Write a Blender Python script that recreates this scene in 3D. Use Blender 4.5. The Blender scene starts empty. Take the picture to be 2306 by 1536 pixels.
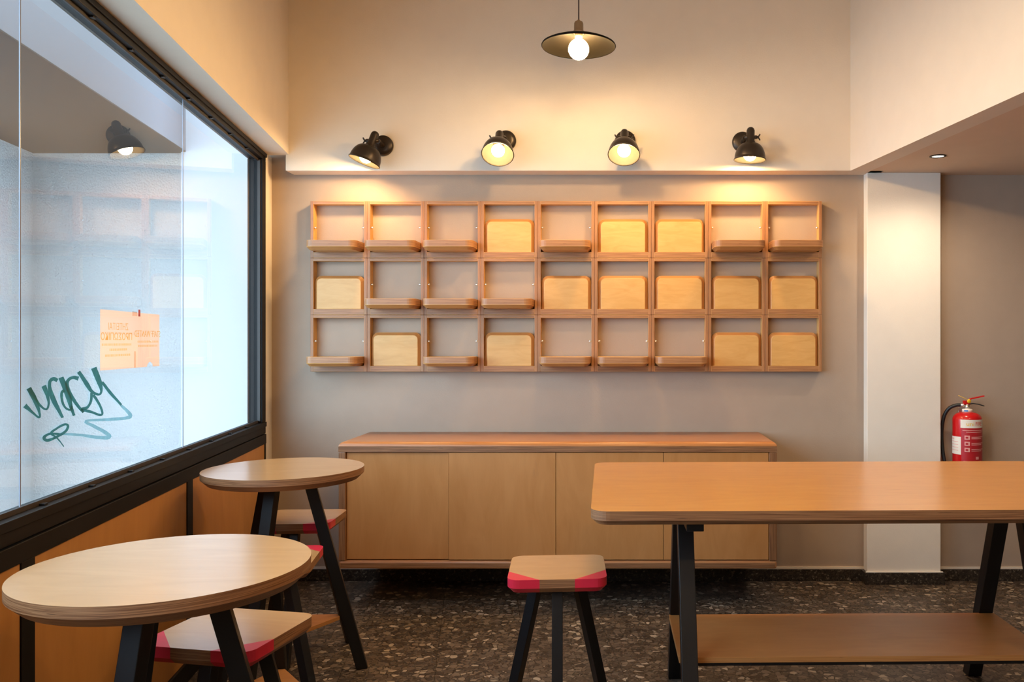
import bpy, bmesh, math, random
from mathutils import Vector, Matrix
random.seed(7)
sc = bpy.context.scene
PI = math.pi

# ------------------------------------------------------------------ camera, sky, exposure
EYE = 1.45
FPX = 1900.0
cam_data = bpy.data.cameras.new('camera')
cam = bpy.data.objects.new('camera', cam_data)
sc.collection.objects.link(cam)
cam.location = (0, 0, EYE)
cam.rotation_euler = (PI / 2, 0, 0)
cam_data.sensor_width = 36.0
cam_data.lens = FPX / 2306 * 36.0
cam_data.shift_x = (1153 - 1400) / 2306
cam_data.shift_y = 0.0
cam_data.clip_start = 0.05
sc.camera = cam

sc.view_settings.view_transform = 'Standard'
sc.view_settings.look = 'None'
sc.view_settings.gamma = 1.0
sc.view_settings.exposure = -0.52
sc.view_settings.use_curve_mapping = False
sc.cycles.use_denoising = True
sc.cycles.max_bounces = 10
sc.cycles.diffuse_bounces = 6
sc.cycles.sample_clamp_indirect = 6.0
sc.cycles.caustics_reflective = False

world = bpy.data.worlds.new('daylight')
sc.world = world
world.use_nodes = True
wb = world.node_tree.nodes['Background']
wb.inputs['Color'].default_value = (0.57, 0.79, 1.0, 1)
wb.inputs['Strength'].default_value = 11.5

WARM = (1.0, 0.64, 0.29)
WALL_BULB = 640.0        # radiance of the wall lamp bulbs
PENDANT_BULB = 460.0     # radiance of the hanging bulbs
FILL_GLOBE = 70.0      # fill globes added behind the camera
SPOT_W = 52.0           # recessed downlights, the visible one and the added ones

# ------------------------------------------------------------------ node helpers
def new_mat(name):
    m = bpy.data.materials.new(name)
    m.use_nodes = True
    nt = m.node_tree
    return m, nt, nt.nodes['Principled BSDF']

def N(nt, typ, **kw):
    n = nt.nodes.new(typ)
    for k, v in kw.items():
        setattr(n, k, v)
    return n

def setin(n, **kw):
    for k, v in kw.items():
        n.inputs[k.replace('_', ' ')].default_value = v

def ramp(nt, stops):
    r = N(nt, 'ShaderNodeValToRGB')
    e = r.color_ramp.elements
    while len(e) < len(stops):
        e.new(0.5)
    for el, (p, c) in zip(e, stops):
        el.position = p
        el.color = (*c, 1)
    return r

def plain(name, col, rough=0.5, metal=0.0, bump=0.0, bscale=300.0, spec=0.5, var=0.04):
    """Paint, metal or plastic with slight procedural unevenness."""
    m, nt, b = new_mat(name)
    tc = N(nt, 'ShaderNodeTexCoord')
    no = N(nt, 'ShaderNodeTexNoise'); setin(no, Scale=9.0, Detail=4.0)
    nt.links.new(tc.outputs['Object'], no.inputs['Vector'])
    lo = tuple(max(0, c * (1 - var)) for c in col); hi = tuple(min(1, c * (1 + var)) for c in col)
    r = ramp(nt, [(0.3, lo), (0.7, hi)])
    nt.links.new(no.outputs['Fac'], r.inputs['Fac'])
    nt.links.new(r.outputs['Color'], b.inputs['Base Color'])
    b.inputs['Roughness'].default_value = rough
    b.inputs['Metallic'].default_value = metal
    b.inputs['Specular IOR Level'].default_value = spec
    if bump:
        n2 = N(nt, 'ShaderNodeTexNoise'); setin(n2, Scale=bscale, Detail=3.0)
        nt.links.new(tc.outputs['Object'], n2.inputs['Vector'])
        bp = N(nt, 'ShaderNodeBump'); setin(bp, Strength=bump, Distance=0.002)
        nt.links.new(n2.outputs['Fac'], bp.inputs['Height'])
        nt.links.new(bp.outputs['Normal'], b.inputs['Normal'])
    return m

def wood_face(name, lo, hi, dark, rough=0.32, swirl=1.0, spec=0.5, coat=0.0):
    """Birch veneer: faint cathedral figure, fine fibres and small brown flecks, in UV metres."""
    m, nt, b = new_mat(name)
    uv = N(nt, 'ShaderNodeUVMap')
    info = N(nt, 'ShaderNodeObjectInfo')
    off = N(nt, 'ShaderNodeVectorMath', operation='SCALE')
    comb = N(nt, 'ShaderNodeCombineXYZ')
    nt.links.new(info.outputs['Random'], comb.inputs['X'])
    nt.links.new(info.outputs['Random'], comb.inputs['Y'])
    nt.links.new(comb.outputs[0], off.inputs[0]); off.inputs['Scale'].default_value = 37.0
    add = N(nt, 'ShaderNodeVectorMath', operation='ADD')
    nt.links.new(uv.outputs[0], add.inputs[0]); nt.links.new(off.outputs[0], add.inputs[1])
    mp = N(nt, 'ShaderNodeMapping'); mp.inputs['Scale'].default_value = (2.2, 9.0, 1)
    nt.links.new(add.outputs[0], mp.inputs['Vector'])
    n1 = N(nt, 'ShaderNodeTexNoise'); setin(n1, Scale=1.6 * swirl, Detail=5.0, Roughness=0.55, Distortion=1.3)
    nt.links.new(mp.outputs[0], n1.inputs['Vector'])
    mp2 = N(nt, 'ShaderNodeMapping'); mp2.inputs['Scale'].default_value = (10, 420, 1)
    nt.links.new(add.outputs[0], mp2.inputs['Vector'])
    n2 = N(nt, 'ShaderNodeTexNoise'); setin(n2, Scale=1.0, Detail=2.0)
    nt.links.new(mp2.outputs[0], n2.inputs['Vector'])
    mixf = N(nt, 'ShaderNodeMath', operation='MULTIPLY_ADD')
    nt.links.new(n2.outputs['Fac'], mixf.inputs[0]); mixf.inputs[1].default_value = 0.18
    nt.links.new(n1.outputs['Fac'], mixf.inputs[2])
    r = ramp(nt, [(0.38, lo), (0.78, hi)])
    nt.links.new(mixf.outputs[0], r.inputs['Fac'])
    # small dark flecks
    mp3 = N(nt, 'ShaderNodeMapping'); mp3.inputs['Scale'].default_value = (3.2, 16, 1)
    nt.links.new(add.outputs[0], mp3.inputs['Vector'])
    n3 = N(nt, 'ShaderNodeTexNoise'); setin(n3, Scale=1.3, Detail=3.0, Distortion=0.8)
    nt.links.new(mp3.outputs[0], n3.inputs['Vector'])
    r3 = ramp(nt, [(0.70, (0, 0, 0)), (0.80, (0.5, 0.5, 0.5))])
    nt.links.new(n3.outputs['Fac'], r3.inputs['Fac'])
    mx = N(nt, 'ShaderNodeMix', data_type='RGBA')
    nt.links.new(r3.outputs['Color'], mx.inputs['Factor'])
    nt.links.new(r.outputs['Color'], mx.inputs['A']); mx.inputs['B'].default_value = (*dark, 1)
    nt.links.new(mx.outputs['Result'], b.inputs['Base Color'])
    b.inputs['Roughness'].default_value = rough
    b.inputs['Specular IOR Level'].default_value = spec
    b.inputs['Coat Weight'].default_value = coat
    b.inputs['Coat Roughness'].default_value = 0.2
    return m

def ply_edge(name, pale, mid, dark, rough=0.42):
    """Stacked veneer layers; UV v runs across the thickness in metres."""
    m, nt, b = new_mat(name)
    uv = N(nt, 'ShaderNodeUVMap')
    mp = N(nt, 'ShaderNodeMapping'); mp.inputs['Scale'].default_value = (1.0, 165, 1)
    nt.links.new(uv.outputs[0], mp.inputs['Vector'])
    n1 = N(nt, 'ShaderNodeTexNoise'); setin(n1, Scale=1.0, Detail=2.0, Roughness=0.6)
    nt.links.new(mp.outputs[0], n1.inputs['Vector'])
    r = ramp(nt, [(0.34, pale), (0.42, mid), (0.49, pale), (0.54, mid), (0.60, pale), (0.70, mid)])
    nt.links.new(n1.outputs['Fac'], r.inputs['Fac'])
    mp2 = N(nt, 'ShaderNodeMapping'); mp2.inputs['Scale'].default_value = (14, 420, 1)
    nt.links.new(uv.outputs[0], mp2.inputs['Vector'])
    n2 = N(nt, 'ShaderNodeTexNoise'); setin(n2, Scale=1.0, Detail=1.0)
    nt.links.new(mp2.outputs[0], n2.inputs['Vector'])
    r2 = ramp(nt, [(0.70, (0, 0, 0)), (0.76, (0.8, 0.8, 0.8))])
    nt.links.new(n2.outputs['Fac'], r2.inputs['Fac'])
    mx = N(nt, 'ShaderNodeMix', data_type='RGBA')
    nt.links.new(r2.outputs['Color'], mx.inputs['Factor'])
    nt.links.new(r.outputs['Color'], mx.inputs['A']); mx.inputs['B'].default_value = (*dark, 1)
    nt.links.new(mx.outputs['Result'], b.inputs['Base Color'])
    b.inputs['Roughness'].default_value = rough
    return m

def emit(name, col, strength):
    m, nt, b = new_mat(name)
    b.inputs['Base Color'].default_value = (*col, 1)
    b.inputs['Emission Color'].default_value = (*col, 1)
    b.inputs['Emission Strength'].default_value = strength
    return m

def terrazzo(name, scale=36.0, bright=1.0):
    m, nt, b = new_mat(name)
    tc = N(nt, 'ShaderNodeTexCoord')
    wn = N(nt, 'ShaderNodeTexNoise'); setin(wn, Scale=30.0, Detail=2.0)
    nt.links.new(tc.outputs['Object'], wn.inputs['Vector'])
    wsc = N(nt, 'ShaderNodeVectorMath', operation='SCALE'); wsc.inputs['Scale'].default_value = 0.018
    nt.links.new(wn.outputs['Color'], wsc.inputs[0])
    wad = N(nt, 'ShaderNodeVectorMath', operation='ADD')
    nt.links.new(tc.outputs['Object'], wad.inputs[0]); nt.links.new(wsc.outputs[0], wad.inputs[1])
    v1 = N(nt, 'ShaderNodeTexVoronoi', feature='F1'); setin(v1, Scale=scale, Randomness=1.0)
    v2 = N(nt, 'ShaderNodeTexVoronoi', feature='DISTANCE_TO_EDGE'); setin(v2, Scale=scale, Randomness=1.0)
    for v in (v1, v2):
        nt.links.new(wad.outputs[0], v.inputs['Vector'])
    sep = N(nt, 'ShaderNodeSeparateColor'); nt.links.new(v1.outputs['Color'], sep.inputs[0])
    k = bright
    chips = ramp(nt, [(0.0, (.050 * k, .036 * k, .029 * k)), (0.30, (.10 * k, .074 * k, .056 * k)), (0.62, (.16 * k, .118 * k, .088 * k)),
                      (0.86, (.24 * k, .185 * k, .135 * k)), (0.97, (.50 * k, .41 * k, .31 * k))])
    nt.links.new(sep.outputs[0], chips.inputs['Fac'])
    # chip outline: thickness differs chip by chip so that some are small
    thr = N(nt, 'ShaderNodeMath', operation='MULTIPLY_ADD')
    nt.links.new(sep.outputs[1], thr.inputs[0]); thr.inputs[1].default_value = 0.12; thr.inputs[2].default_value = 0.015
    gt = N(nt, 'ShaderNodeMath', operation='SUBTRACT')
    nt.links.new(v2.outputs['Distance'], gt.inputs[0]); nt.links.new(thr.outputs[0], gt.inputs[1])
    g2 = N(nt, 'ShaderNodeMath', operation='MULTIPLY', use_clamp=True)
    nt.links.new(gt.outputs[0], g2.inputs[0]); g2.inputs[1].default_value = 25.0
    # fine aggregate in the cement
    v3 = N(nt, 'ShaderNodeTexVoronoi', feature='F1'); setin(v3, Scale=scale * 3.4)
    nt.links.new(tc.outputs['Object'], v3.inputs['Vector'])
    s3 = N(nt, 'ShaderNodeSeparateColor'); nt.links.new(v3.outputs['Color'], s3.inputs[0])
    fine = ramp(nt, [(0.0, (.022 * k, .018 * k, .016 * k)), (0.6, (.055 * k, .042 * k, .034 * k)), (0.95, (.20 * k, .15 * k, .11 * k))])
    nt.links.new(s3.outputs[0], fine.inputs['Fac'])
    mx = N(nt, 'ShaderNodeMix', data_type='RGBA')
    nt.links.new(g2.outputs[0], mx.inputs['Factor'])
    nt.links.new(fine.outputs['Color'], mx.inputs['A']); nt.links.new(chips.outputs['Color'], mx.inputs['B'])
    nt.links.new(mx.outputs['Result'], b.inputs['Base Color'])
    b.inputs['Roughness'].default_value = 0.42
    b.inputs['Specular IOR Level'].default_value = 0.35
    bp = N(nt, 'ShaderNodeBump'); setin(bp, Strength=0.15, Distance=0.001)
    nt.links.new(g2.outputs[0], bp.inputs['Height']); nt.links.new(bp.outputs['Normal'], b.inputs['Normal'])
    return m

def stucco(name, col, scale, strength, dist):
    m, nt, b = new_mat(name)
    tc = N(nt, 'ShaderNodeTexCoord')
    n = N(nt, 'ShaderNodeTexNoise'); setin(n, Scale=scale, Detail=6.0, Roughness=0.65)
    nt.links.new(tc.outputs['Object'], n.inputs['Vector'])
    bp = N(nt, 'ShaderNodeBump'); setin(bp, Strength=strength, Distance=dist)
    nt.links.new(n.outputs['Fac'], bp.inputs['Height']); nt.links.new(bp.outputs['Normal'], b.inputs['Normal'])
    b.inputs['Base Color'].default_value = (*col, 1)
    b.inputs['Roughness'].default_value = 0.9
    return m

def glass_mat(name):
    """Clear sheet glass seen as a thin pane: transparent plus Fresnel mirror of both faces."""
    m = bpy.data.materials.new(name); m.use_nodes = True
    nt = m.node_tree; nt.nodes.clear()
    out = N(nt, 'ShaderNodeOutputMaterial')
    tr = N(nt, 'ShaderNodeBsdfTransparent'); tr.inputs['Color'].default_value = (0.95, 0.985, 0.99, 1)
    gl = N(nt, 'ShaderNodeBsdfGlossy'); gl.inputs['Roughness'].default_value = 0.0
    fr = N(nt, 'ShaderNodeFresnel')
    geo = N(nt, 'ShaderNodeNewGeometry')       # same reflectance from either side of the sheet
    io = N(nt, 'ShaderNodeMath', operation='MULTIPLY_ADD'); io.inputs[1].default_value = 1 / 1.5 - 1.5; io.inputs[2].default_value = 1.5
    nt.links.new(geo.outputs['Backfacing'], io.inputs[0]); nt.links.new(io.outputs[0], fr.inputs['IOR'])
    a = N(nt, 'ShaderNodeMath', operation='MULTIPLY'); a.inputs[1].default_value = 2.0
    c = N(nt, 'ShaderNodeMath', operation='ADD'); c.inputs[1].default_value = 1.0
    d = N(nt, 'ShaderNodeMath', operation='DIVIDE')
    nt.links.new(fr.outputs[0], a.inputs[0]); nt.links.new(fr.outputs[0], c.inputs[0])
    nt.links.new(a.outputs[0], d.inputs[0]); nt.links.new(c.outputs[0], d.inputs[1])
    mx = N(nt, 'ShaderNodeMixShader')
    nt.links.new(d.outputs[0], mx.inputs[0]); nt.links.new(tr.outputs[0], mx.inputs[1]); nt.links.new(gl.outputs[0], mx.inputs[2])
    nt.links.new(mx.outputs[0], out.inputs['Surface'])
    return m

def paper_mat(name, col, trans=0.65):
    m, nt, b = new_mat(name)
    out = nt.nodes['Material Output']
    t = N(nt, 'ShaderNodeBsdfTranslucent'); t.inputs['Color'].default_value = (*col, 1)
    b.inputs['Base Color'].default_value = (*col, 1); b.inputs['Roughness'].default_value = 0.8
    n = N(nt, 'ShaderNodeTexNoise'); setin(n, Scale=60.0)
    r = ramp(nt, [(0.3, tuple(c * 0.95 for c in col)), (0.7, col)])
    nt.links.new(n.outputs['Fac'], r.inputs['Fac'])
    nt.links.new(r.outputs['Color'], t.inputs['Color']); nt.links.new(r.outputs['Color'], b.inputs['Base Color'])
    mx = N(nt, 'ShaderNodeMixShader'); mx.inputs[0].default_value = trans
    nt.links.new(b.outputs[0], mx.inputs[1]); nt.links.new(t.outputs[0], mx.inputs[2]); nt.links.new(mx.outputs[0], out.inputs['Surface'])
    return m

def marker(name, col, alpha):
    m, nt, b = new_mat(name)
    tc = N(nt, 'ShaderNodeTexCoord')
    n = N(nt, 'ShaderNodeTexNoise'); setin(n, Scale=28.0, Detail=4.0)
    nt.links.new(tc.outputs['Object'], n.inputs['Vector'])
    r = ramp(nt, [(0.35, tuple(c * 0.75 for c in col)), (0.62, col), (0.8, tuple(min(1, c * 2.2) for c in col))])
    nt.links.new(n.outputs['Fac'], r.inputs['Fac']); nt.links.new(r.outputs['Color'], b.inputs['Base Color'])
    b.inputs['Roughness'].default_value = 0.4
    t = N(nt, 'ShaderNodeBsdfTransparent'); t.inputs['Color'].default_value = (*col, 1)   # light filtered by the ink
    mx = N(nt, 'ShaderNodeMixShader'); mx.inputs[0].default_value = alpha
    nt.links.new(t.outputs[0], mx.inputs[1]); nt.links.new(b.outputs[0], mx.inputs[2])
    nt.links.new(mx.outputs[0], nt.nodes['Material Output'].inputs['Surface'])
    return m

M = {
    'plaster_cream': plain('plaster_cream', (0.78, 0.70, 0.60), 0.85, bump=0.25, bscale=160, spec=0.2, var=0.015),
    'plaster_taupe': plain('plaster_taupe', (0.415, 0.325, 0.255), 0.8, bump=0.25, bscale=160, spec=0.25, var=0.02),
    'plaster_soffit_bounce': plain('plaster_soffit_bounce', (0.72, 0.57, 0.44), 0.85, bump=0.25, bscale=160, spec=0.2, var=0.015),  # warm bounce off wood and floor is put into this plaster colour
    'plaster_pillar': plain('plaster_pillar', (0.82, 0.77, 0.69), 0.8, bump=0.25, bscale=160, spec=0.2, var=0.015),
    'terrazzo': terrazzo('terrazzo', 34.0, 0.72),
    'grout': plain('grout', (0.03, 0.026, 0.024), 0.9),
    'skirting': terrazzo('skirting_stone', 90.0, 0.3),
    'birch': wood_face('birch_table', (0.53, 0.225, 0.034), (0.60, 0.27, 0.048), (0.28, 0.10, 0.025), 0.30, coat=0.45),
    'birch_round': wood_face('birch_round_table', (0.50, 0.26, 0.085), (0.57, 0.31, 0.115), (0.28, 0.11, 0.035), 0.30, coat=0.9),
    'birch_pale': wood_face('birch_flap', (0.60, 0.325, 0.095), (0.68, 0.39, 0.135), (0.50, 0.25, 0.07), 0.38, 1.6),
    'birch_door': wood_face('birch_door', (0.46, 0.200, 0.060), (0.54, 0.250, 0.085), (0.38, 0.18, 0.07), 0.34, 0.6),
    'birch_top': wood_face('birch_cabinet_top', (0.38, 0.165, 0.065), (0.44, 0.20, 0.082), (0.38, 0.16, 0.06), 0.36),
    'birch_panel': wood_face('wall_panel_wood', (0.42, 0.185, 0.045), (0.49, 0.225, 0.062), (0.30, 0.12, 0.03), 0.45, 0.6),
    'birch_shelf': wood_face('under_shelf_wood', (0.42, 0.170, 0.046), (0.48, 0.205, 0.060), (0.30, 0.13, 0.05), 0.38),
    'edge': ply_edge('plywood_edge', (0.36, 0.175, 0.078), (0.13, 0.048, 0.018), (0.02, 0.008, 0.005)),
    'edge_frame': ply_edge('plywood_edge_frame', (0.50, 0.245, 0.105), (0.22, 0.085, 0.032), (0.05, 0.018, 0.008)),
    'edge_warm': ply_edge('plywood_edge_warm', (0.50, 0.235, 0.075), (0.36, 0.145, 0.042), (0.12, 0.04, 0.015)),
    'edge_top': ply_edge('plywood_bullnose', (0.50, 0.20, 0.06), (0.38, 0.135, 0.036), (0.30, 0.10, 0.03), 0.3),
    'pink': plain('coral_red_paint', (0.60, 0.018, 0.045), 0.36, var=0.02),
    'black': plain('black_powder_coat', (0.006, 0.006, 0.007), 0.42, bump=0.05, bscale=600, spec=0.35),
    'frame': plain('black_window_metal', (0.006, 0.005, 0.005), 0.5, bump=0.03, bscale=200, spec=0.2),
    'frame_brown': plain('dark_gasket', (0.03, 0.022, 0.018), 0.5),
    'bronze': plain('dark_bronze_metal', (0.045, 0.034, 0.026), 0.36, metal=0.6),
    'silver': plain('brushed_reflector', (0.012, 0.011, 0.008), 0.6, metal=0.0, spec=0.05),
    'antique': plain('antique_brass', (0.36, 0.28, 0.18), 0.38, metal=0.8),
    'shade_metal': plain('aged_shade_metal', (0.0045, 0.0036, 0.0022), 0.5, metal=0.0, spec=0.12),
    'chrome': plain('nickel', (0.75, 0.74, 0.72), 0.25, metal=0.9),
    'bulb_wall': emit('wall_lamp_bulb', WARM, WALL_BULB),
    'bulb_pendant': emit('pendant_bulb', WARM, PENDANT_BULB),
    'bulb_fill': emit('fill_globe_bulb', WARM, FILL_GLOBE),
    'downlight': emit('downlight_lens', (1.0, 0.86, 0.66), 6.0),
    'cord': plain('brown_cord', (0.06, 0.025, 0.015), 0.6),
    'glass': glass_mat('window_glass'),
    'joint': plain('glass_joint', (0.20, 0.22, 0.28), 0.25),
    'stucco_white': stucco('white_stucco', (0.88, 0.89, 0.90), 70, 1.0, 0.03),
    'stucco_smooth': stucco('smooth_render', (0.66, 0.66, 0.71), 90, 0.1, 0.002),
    'fascia': stucco('grey_fascia', (0.22, 0.21, 0.235), 90, 0.1, 0.002),
    'soffit_brown': plain('brown_soffit', (0.040, 0.018, 0.007), 0.7),
    'pavement': plain('pavement', (0.42, 0.42, 0.40), 0.9, bump=0.3),
    'paper': paper_mat('peach_paper', (0.95, 0.70, 0.56)),
    'paper_ink': marker('pale_ochre_print', (0.97, 0.82, 0.52), 0.0),
    'tape_clear': marker('tan_tape', (0.90, 0.76, 0.66), 0.0),
    'tape_red': plain('red_tape', (0.68, 0.015, 0.04), 0.5),
    'ink_dark': marker('teal_marker', (0.05, 0.30, 0.33), 0.5),
    'ink_pale': marker('faded_teal_marker', (0.38, 0.68, 0.76), 0.3),
    'ext_red': plain('extinguisher_red', (0.52, 0.008, 0.010), 0.22),
    'label_red': plain('label_maroon', (0.42, 0.012, 0.02), 0.4),
    'label_white': plain('label_white', (0.78, 0.74, 0.68), 0.5),
    'print_pink': plain('label_pink_print', (0.75, 0.35, 0.33), 0.5),
    'yellow': plain('yellow_plastic', (0.82, 0.50, 0.01), 0.4),
    'orange': plain('orange_print', (0.72, 0.06, 0.01), 0.5),
    'blue': plain('blue_print', (0.05, 0.22, 0.55), 0.5),
    'rubber': plain('black_rubber', (0.012, 0.014, 0.016), 0.45),
}

# ------------------------------------------------------------------ object helpers
def link(name, mesh_or_none, parent=None, loc=(0, 0, 0), rot=(0, 0, 0)):
    o = bpy.data.objects.new(name, mesh_or_none)
    sc.collection.objects.link(o)
    o.location = loc
    o.rotation_euler = rot
    if parent is not None:
        o.parent = parent
    return o

def thing(name, label, cat, loc=(0, 0, 0), rz=0.0, group=None, mesh=None):
    o = link(name, mesh, None, loc, (0, 0, rz))
    o['label'] = label; o['category'] = cat
    if group:
        o['group'] = group
    return o

def struct(name, mesh, loc=(0, 0, 0)):
    o = link(name, mesh, None, loc)
    o['kind'] = 'structure'
    return o

class MB:
    """Mesh builder with UVs in metres and a material slot per face."""
    def __init__(self):
        self.v, self.f, self.uv, self.mi, self.mats, self.sm = [], [], [], [], [], []
    def mat(self, key):
        if key not in self.mats:
            self.mats.append(key)
        return self.mats.index(key)
    def face(self, pts, key, uvs=None, smooth=False):
        i0 = len(self.v)
        self.v += [tuple(p) for p in pts]
        self.f.append(list(range(i0, i0 + len(pts))))
        if uvs is None:
            n = Vector((0, 0, 0))
            P = [Vector(p) for p in pts]
            for a in range(len(P)):
                n += P[a].cross(P[(a + 1) % len(P)])
            ax = max(range(3), key=lambda k: abs(n[k]))
            uvs = [{0: (p[1], p[2]), 1: (p[0], p[2]), 2: (p[0], p[1])}[ax] for p in pts]
        self.uv += uvs
        self.mi.append(self.mat(key)); self.sm.append(smooth)
    def box(self, lo, hi, key='', grain=None, edge=None, thick=None, xf=None):
        """Axis box. thick = axis index across which plywood layers stack (faces not normal to it use edge)."""
        (x0, y0, z0), (x1, y1, z1) = lo, hi
        c = [(x0, y0, z0), (x1, y0, z0), (x1, y1, z0), (x0, y1, z0), (x0, y0, z1), (x1, y0, z1), (x1, y1, z1), (x0, y1, z1)]
        F = [((0, 3, 2, 1), 2), ((4, 5, 6, 7), 2), ((0, 1, 5, 4), 1), ((2, 3, 7, 6), 1), ((1, 2, 6, 5), 0), ((3, 0, 4, 7), 0)]
        for idx, ax in F:
            pts = [c[i] for i in idx]
            others = [a for a in (0, 1, 2) if a != ax]
            if thick is not None and ax != thick and edge:
                u = [a for a in others if a != thick][0]
                uvs = [(p[u], p[thick]) for p in pts]; k = edge
            else:
                u, v = others
                if grain is not None and grain == v:
                    u, v = v, u
                uvs = [(p[u], p[v]) for p in pts]; k = key
            if xf:
                pts = [xf(p) for p in pts]
            self.face(pts, k, uvs)
        return self
    def lathe(self, prof, key, seg=32, centre=(0, 0, 0), smooth=True, axis=None, keys=None):
        """Revolve (r, z) profile about Z (or a 3x3 axis matrix)."""
        R = axis or Matrix.Identity(3)
        C = Vector(centre)
        rings = []
        for r, z in prof:
            rings.append([C + R @ Vector((r * math.cos(2 * PI * k / seg), r * math.sin(2 * PI * k / seg), z)) for k in range(seg)])
        for i in range(len(rings) - 1):
            kk = keys[i] if keys else key
            for k in range(seg):
                a, b = rings[i][k], rings[i][(k + 1) % seg]
                c, d = rings[i + 1][(k + 1) % seg], rings[i + 1][k]
                if prof[i][0] < 1e-6:
                    self.face([a, c, d], kk, smooth=smooth)
                elif prof[i + 1][0] < 1e-6:
                    self.face([a, b, c], kk, smooth=smooth)
                else:
                    self.face([a, b, c, d], kk, smooth=smooth)
        return self
    def tube(self, pts, r, key, seg=10, caps=True):
        pts = [Vector(p) for p in pts]
        rings = []
        up = None
        for i, p in enumerate(pts):
            t = (pts[min(i + 1, len(pts) - 1)] - pts[max(i - 1, 0)]).normalized()
            if up is None:
                up = Vector((0, 0, 1)) if abs(t.z) < 0.9 else Vector((1, 0, 0))
            s = t.cross(up).normalized(); up = s.cross(t).normalized()
            rr = r[i] if isinstance(r, (list, tuple)) else r
            rings.append([p + s * (rr * math.cos(2 * PI * k / seg)) + up * (rr * math.sin(2 * PI * k / seg)) for k in range(seg)])
        for i in range(len(rings) - 1):
            for k in range(seg):
                self.face([rings[i][k], rings[i][(k + 1) % seg], rings[i + 1][(k + 1) % seg], rings[i + 1][k]], key, smooth=True)
        if caps:
            self.face(rings[0][::-1], key); self.face(rings[-1], key)
        return self
    def bar(self, p0, p1, w, d, key, face_dir):
        """Square-section bar cut level at both ends; w across, d along face_dir (horizontal)."""
        p0, p1 = Vector(p0), Vector(p1)
        fd = Vector((face_dir[0], face_dir[1], 0)).normalized()
        sd = Vector((-fd.y, fd.x, 0))
        q = [(-w / 2, -d / 2), (w / 2, -d / 2), (w / 2, d / 2), (-w / 2, d / 2)]
        a = [p0 + sd * u + fd * v for u, v in q]; b = [p1 + sd * u + fd * v for u, v in q]
        self.face(a[::-1], key); self.face(b, key)
        for k in range(4):
            self.face([a[k], a[(k + 1) % 4], b[(k + 1) % 4], b[k]], key)
        return self
    def prism(self, outer, inset, z0, zc, z1, top, edge, idx=None, closed=True, bottom=None, edge_low=None):
        """Board: straight side zc..z1, chamfer zc->z0 reaching the inset outline. idx picks a run of outline points."""
        n = len(outer)
        idx = idx if idx is not None else list(range(n))
        m = len(idx)
        L = [0.0]
        for i in range(1, n + 1):
            L.append(L[-1] + math.dist(outer[i % n], outer[i - 1]))
        T = [(outer[i][0], outer[i][1], z1) for i in idx]
        B = [(inset[i][0], inset[i][1], z0) for i in idx]
        self.face(T, top, [(p[0], p[1]) for p in T])
        self.face(B[::-1], bottom or top, [(p[0], p[1]) for p in B[::-1]])
        for k in range(m):
            i, j = idx[k], idx[(k + 1) % m]
            run = (j == (i + 1) % n)
            C0 = (outer[i][0], outer[i][1], zc); C1 = (outer[j][0], outer[j][1], zc)
            u0 = L[i]; u1 = L[i + 1] if run else L[j]
            A0, A1, B0, B1 = T[k], T[(k + 1) % m], B[k], B[(k + 1) % m]
            self.face([C0, C1, A1, A0], edge, [(u0, zc), (u1, zc), (u1, z1), (u0, z1)], smooth=False)
            self.face([B0, B1, C1, C0], edge_low or edge, [(u0, z0), (u1, z0), (u1, zc), (u0, zc)])
        return self
    def mesh(self, name='mesh', bevel=0.0):
        me = bpy.data.meshes.new(name)
        me.from_pydata(self.v, [], self.f)
        for k in self.mats:
            me.materials.append(M[k])
        uvl = me.uv_layers.new(name='UVMap')
        for i, (u, v) in enumerate(self.uv):
            uvl.data[i].uv = (u, v)
        for i, p in enumerate(me.polygons):
            p.material_index = self.mi[i]; p.use_smooth = self.sm[i]
        bm = bmesh.new(); bm.from_mesh(me)
        bmesh.ops.remove_doubles(bm, verts=bm.verts, dist=1e-5)
        bmesh.ops.recalc_face_normals(bm, faces=bm.faces)
        if bevel:
            es = [e for e in bm.edges if len(e.link_faces) == 2 and e.calc_face_angle(0) > 0.6]
            bmesh.ops.bevel(bm, geom=es, offset=bevel, segments=2, profile=0.5, affect='EDGES', clamp_overlap=True)
        bm.to_mesh(me); bm.free()
        me.validate()
        return me

def rounded(w, d, r, seg=7, corners=(1, 1, 1, 1), splits=()):
    """CCW outline of a rectangle centred on 0; corners order: front-left, front-right, back-right, back-left."""
    pts = []
    cs = [(-w / 2, -d / 2, PI), (w / 2, -d / 2, 1.5 * PI), (w / 2, d / 2, 0), (-w / 2, d / 2, PI / 2)]
    sg = [(1, 1), (-1, 1), (-1, -1), (1, -1)]
    for k, (cx, cy, a0) in enumerate(cs):
        if corners[k]:
            ox, oy = cx + sg[k][0] * r, cy + sg[k][1] * r
            for i in range(seg + 1):
                a = a0 + PI / 2 * i / seg
                pts.append((ox + r * math.cos(a), oy + r * math.sin(a)))
        else:
            pts.append((cx, cy))
    return pts

def inset_outline(pts, d):
    n = len(pts); out = []
    for i in range(n):
        a, b, c = Vector(pts[i - 1]), Vector(pts[i]), Vector(pts[(i + 1) % n])
        e1 = (b - a).normalized(); e2 = (c - b).normalized()
        n1 = Vector((-e1.y, e1.x)); n2 = Vector((-e2.y, e2.x))
        nn = (n1 + n2); nn = nn / max(nn.length, 1e-6)
        k = d / max(0.3, nn.dot(n1))
        out.append((b.x + nn.x * k, b.y + nn.y * k))
    return out

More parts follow.
